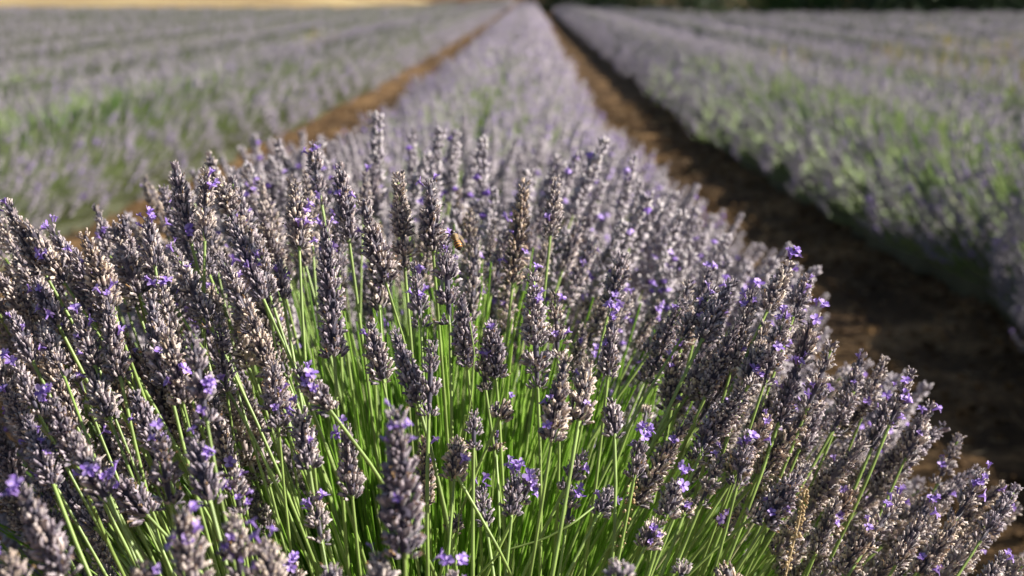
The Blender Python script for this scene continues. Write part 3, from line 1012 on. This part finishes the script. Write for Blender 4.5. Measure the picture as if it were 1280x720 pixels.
odd_stem("dry_seed_stalk", "pale dry beaded seed stalk beside the tilted stalk right of the green stems", [(1006, 612, .79), (998, 655, .79), (985, 705, .79), (965, 800, .80), (930, 960, .84)], .0006, M['dry'], "dry stalk", 16)
odd_stem("dry_seed_stalk", "short pale dry beaded stalk among the lower green stems", [(792, 600, .83), (786, 632, .83), (776, 680, .83), (758, 800, .84), (730, 960, .86)], .0005, M['dry'], "dry stalk", 9)
odd_stem("bare_stem", "pale straight stem slanting across the green stems below the plump tan stalk", [(571, 595, .775), (597, 640, .775), (622, 684, .775), (640, 720, .78), (655, 800, .80), (660, 930, .85)], .0009, M['stem'], "stem")
odd_stem("bare_stem", "thin pale bare stem rising in front of two tan stalks", [(587, 402, .80), (593, 440, .80), (590, 490, .80), (582, 540, .80), (570, 700, .81), (556, 950, .86)], .0004, M['stem'], "stem")
odd_stem("bare_stem", "green stem lying slantwise across the upright stems at bottom centre", [(742, 634, .80), (715, 655, .79), (680, 674, .79), (625, 690, .79), (560, 760, .80), (520, 930, .86)], .0006, M['stem'], "stem")


# ------------------------------------------------------------------ honey bee
def bee():
    B = at(570, 300, .842)
    root = bpy.data.objects.new("honey_bee", None); col.objects.link(root)
    root.location = B
    tag(root, "small striped honey bee clinging to an upright lavender stalk's blossom", "bee")
    # body along local x (head at -x): head, thorax, waist, striped abdomen, one surface
    prof = [(-.0066, .0002), (-.0062, .0011), (-.0054, .0016), (-.0045, .0013), (-.0042, .0009), (-.0036, .0019), (-.0022, .0024), (-.0009, .0020), (-.0002, .0008),
            (.0006, .0018), (.0014, .0022), (.0024, .0024), (.0034, .0023), (.0044, .0019), (.0053, .0012), (.0060, .0002)]
    fine_x = np.linspace(prof[0][0], prof[-1][0] * 1.18, 90)
    fine_r = np.interp(fine_x, [p[0] * (1.18 if p[0] > 0 else 1) for p in prof], [p[1] for p in prof])
    bend = np.where(fine_x > 0, -(fine_x * 18) ** 2 * .012, 0)
    P = np.stack([fine_x, np.zeros(90), bend], -1)
    v, q = tubes(P[None], fine_r[None], 12)
    cx = P[np.repeat(np.arange(89), 12), 0]
    mi = np.where(cx < -.0042, 1, np.where(cx < -.0002, 2, np.where((np.sin(cx * 4200 + 2.5) > .0) | (cx > .0052), 1, 0)))
    orange = plant_mat("bee_amber", [(0, (.55, .22, .03)), (1, (.55, .22, .03))], rough=.4)
    black = plant_mat("bee_black", [(0, (.03, .018, .012)), (1, (.03, .018, .012))], rough=.35, spec=.5)
    fuzz = plant_mat("bee_fuzz", [(0, (.26, .17, .07)), (1, (.26, .17, .07))], rough=.9, sheen=.5)
    body = link("body", mesh_from("body", v, q, [orange, black, fuzz], mi), root)
    # wings
    wm, nt, b = nodes_of("bee_wing")
    b.inputs["Base Color"].default_value = (.45, .34, .2, 1); b.inputs["Roughness"].default_value = .3; b.inputs["Alpha"].default_value = .25
    for sgn in (-1, 1):
        for (ln, wd, a, zz) in ((.0082, .0013, .30, .0026), (.006, .0010, .48, .0022)):
            t = np.linspace(0, 1, 9)
            wv = []
            for k in t:
                half = wd * math.sin(math.pi * min(1, k * .93 + .05)) ** .6
                c = np.array([-.0026 + ln * k * math.cos(a), sgn * (.0012 + ln * k * math.sin(a) * .6), zz + .0004 * math.sin(k * 3)])
                nrm = np.array([-math.sin(a), sgn * math.cos(a), .1 * sgn])
                wv += [c - nrm * half, c + nrm * half]
            wq = [(2 * i, 2 * i + 1, 2 * i + 3, 2 * i + 2) for i in range(8)]
            link("wing", mesh_from("wing", np.array(wv), wq, [wm]), root)
    for sgn in (-1, 1):
        for k, x in enumerate((-.0036, -.0024, -.0012)):
            Pl = np.array([[(x, sgn * .0012, -.0012), (x + (k - 1) * .0012, sgn * .0034, -.0008), (x + (k - 1) * .002, sgn * .0040, -.0036), (x + (k - 1) * .0026, sgn * .0034, -.0046)]])
            v, q = tubes(Pl, np.array([[.0004, .00034, .00028, .00014]]), 5)
            link("leg", mesh_from("leg", v, q, [black]), root)
        Pa = np.array([[(-.0062, sgn * .0005, .0008), (-.0074, sgn * .0009, .0016), (-.0086, sgn * .0012, .0008)]])
        v, q = tubes(Pa, np.full((1, 3), .00014), 4)
        link("antenna", mesh_from("antenna", v, q, [black]), root)
        geo = Geo(); tv, tq, tm = rock_template(3)
        stamp(geo, tv, tq, tm, frames(np.array([[0, 0, 1.]]), np.array([0.])), np.array([[-.0058, sgn * .0011, .0005]]), np.array([[.0006, .0005, .0009]]))
        v, q, m = geo.data(); link("eye", mesh_from("eye", v, q, [black], m), root)
    # head up-left on the blossom, abdomen hanging down to the right, back towards the sun
    x_ax = norm((at(580, 322, .838) - at(564, 285, .846)))
    z_ax = norm(np.array([.75, -.55, .35])); z_ax = norm(z_ax - x_ax * np.dot(z_ax, x_ax))
    y_ax = np.cross(z_ax, x_ax)
    root.rotation_mode = 'QUATERNION'
    root.rotation_quaternion = Matrix(np.stack([x_ax, y_ax, z_ax], -1).tolist()).to_quaternion()
    root.scale = (.98, .98, .98)


bee()
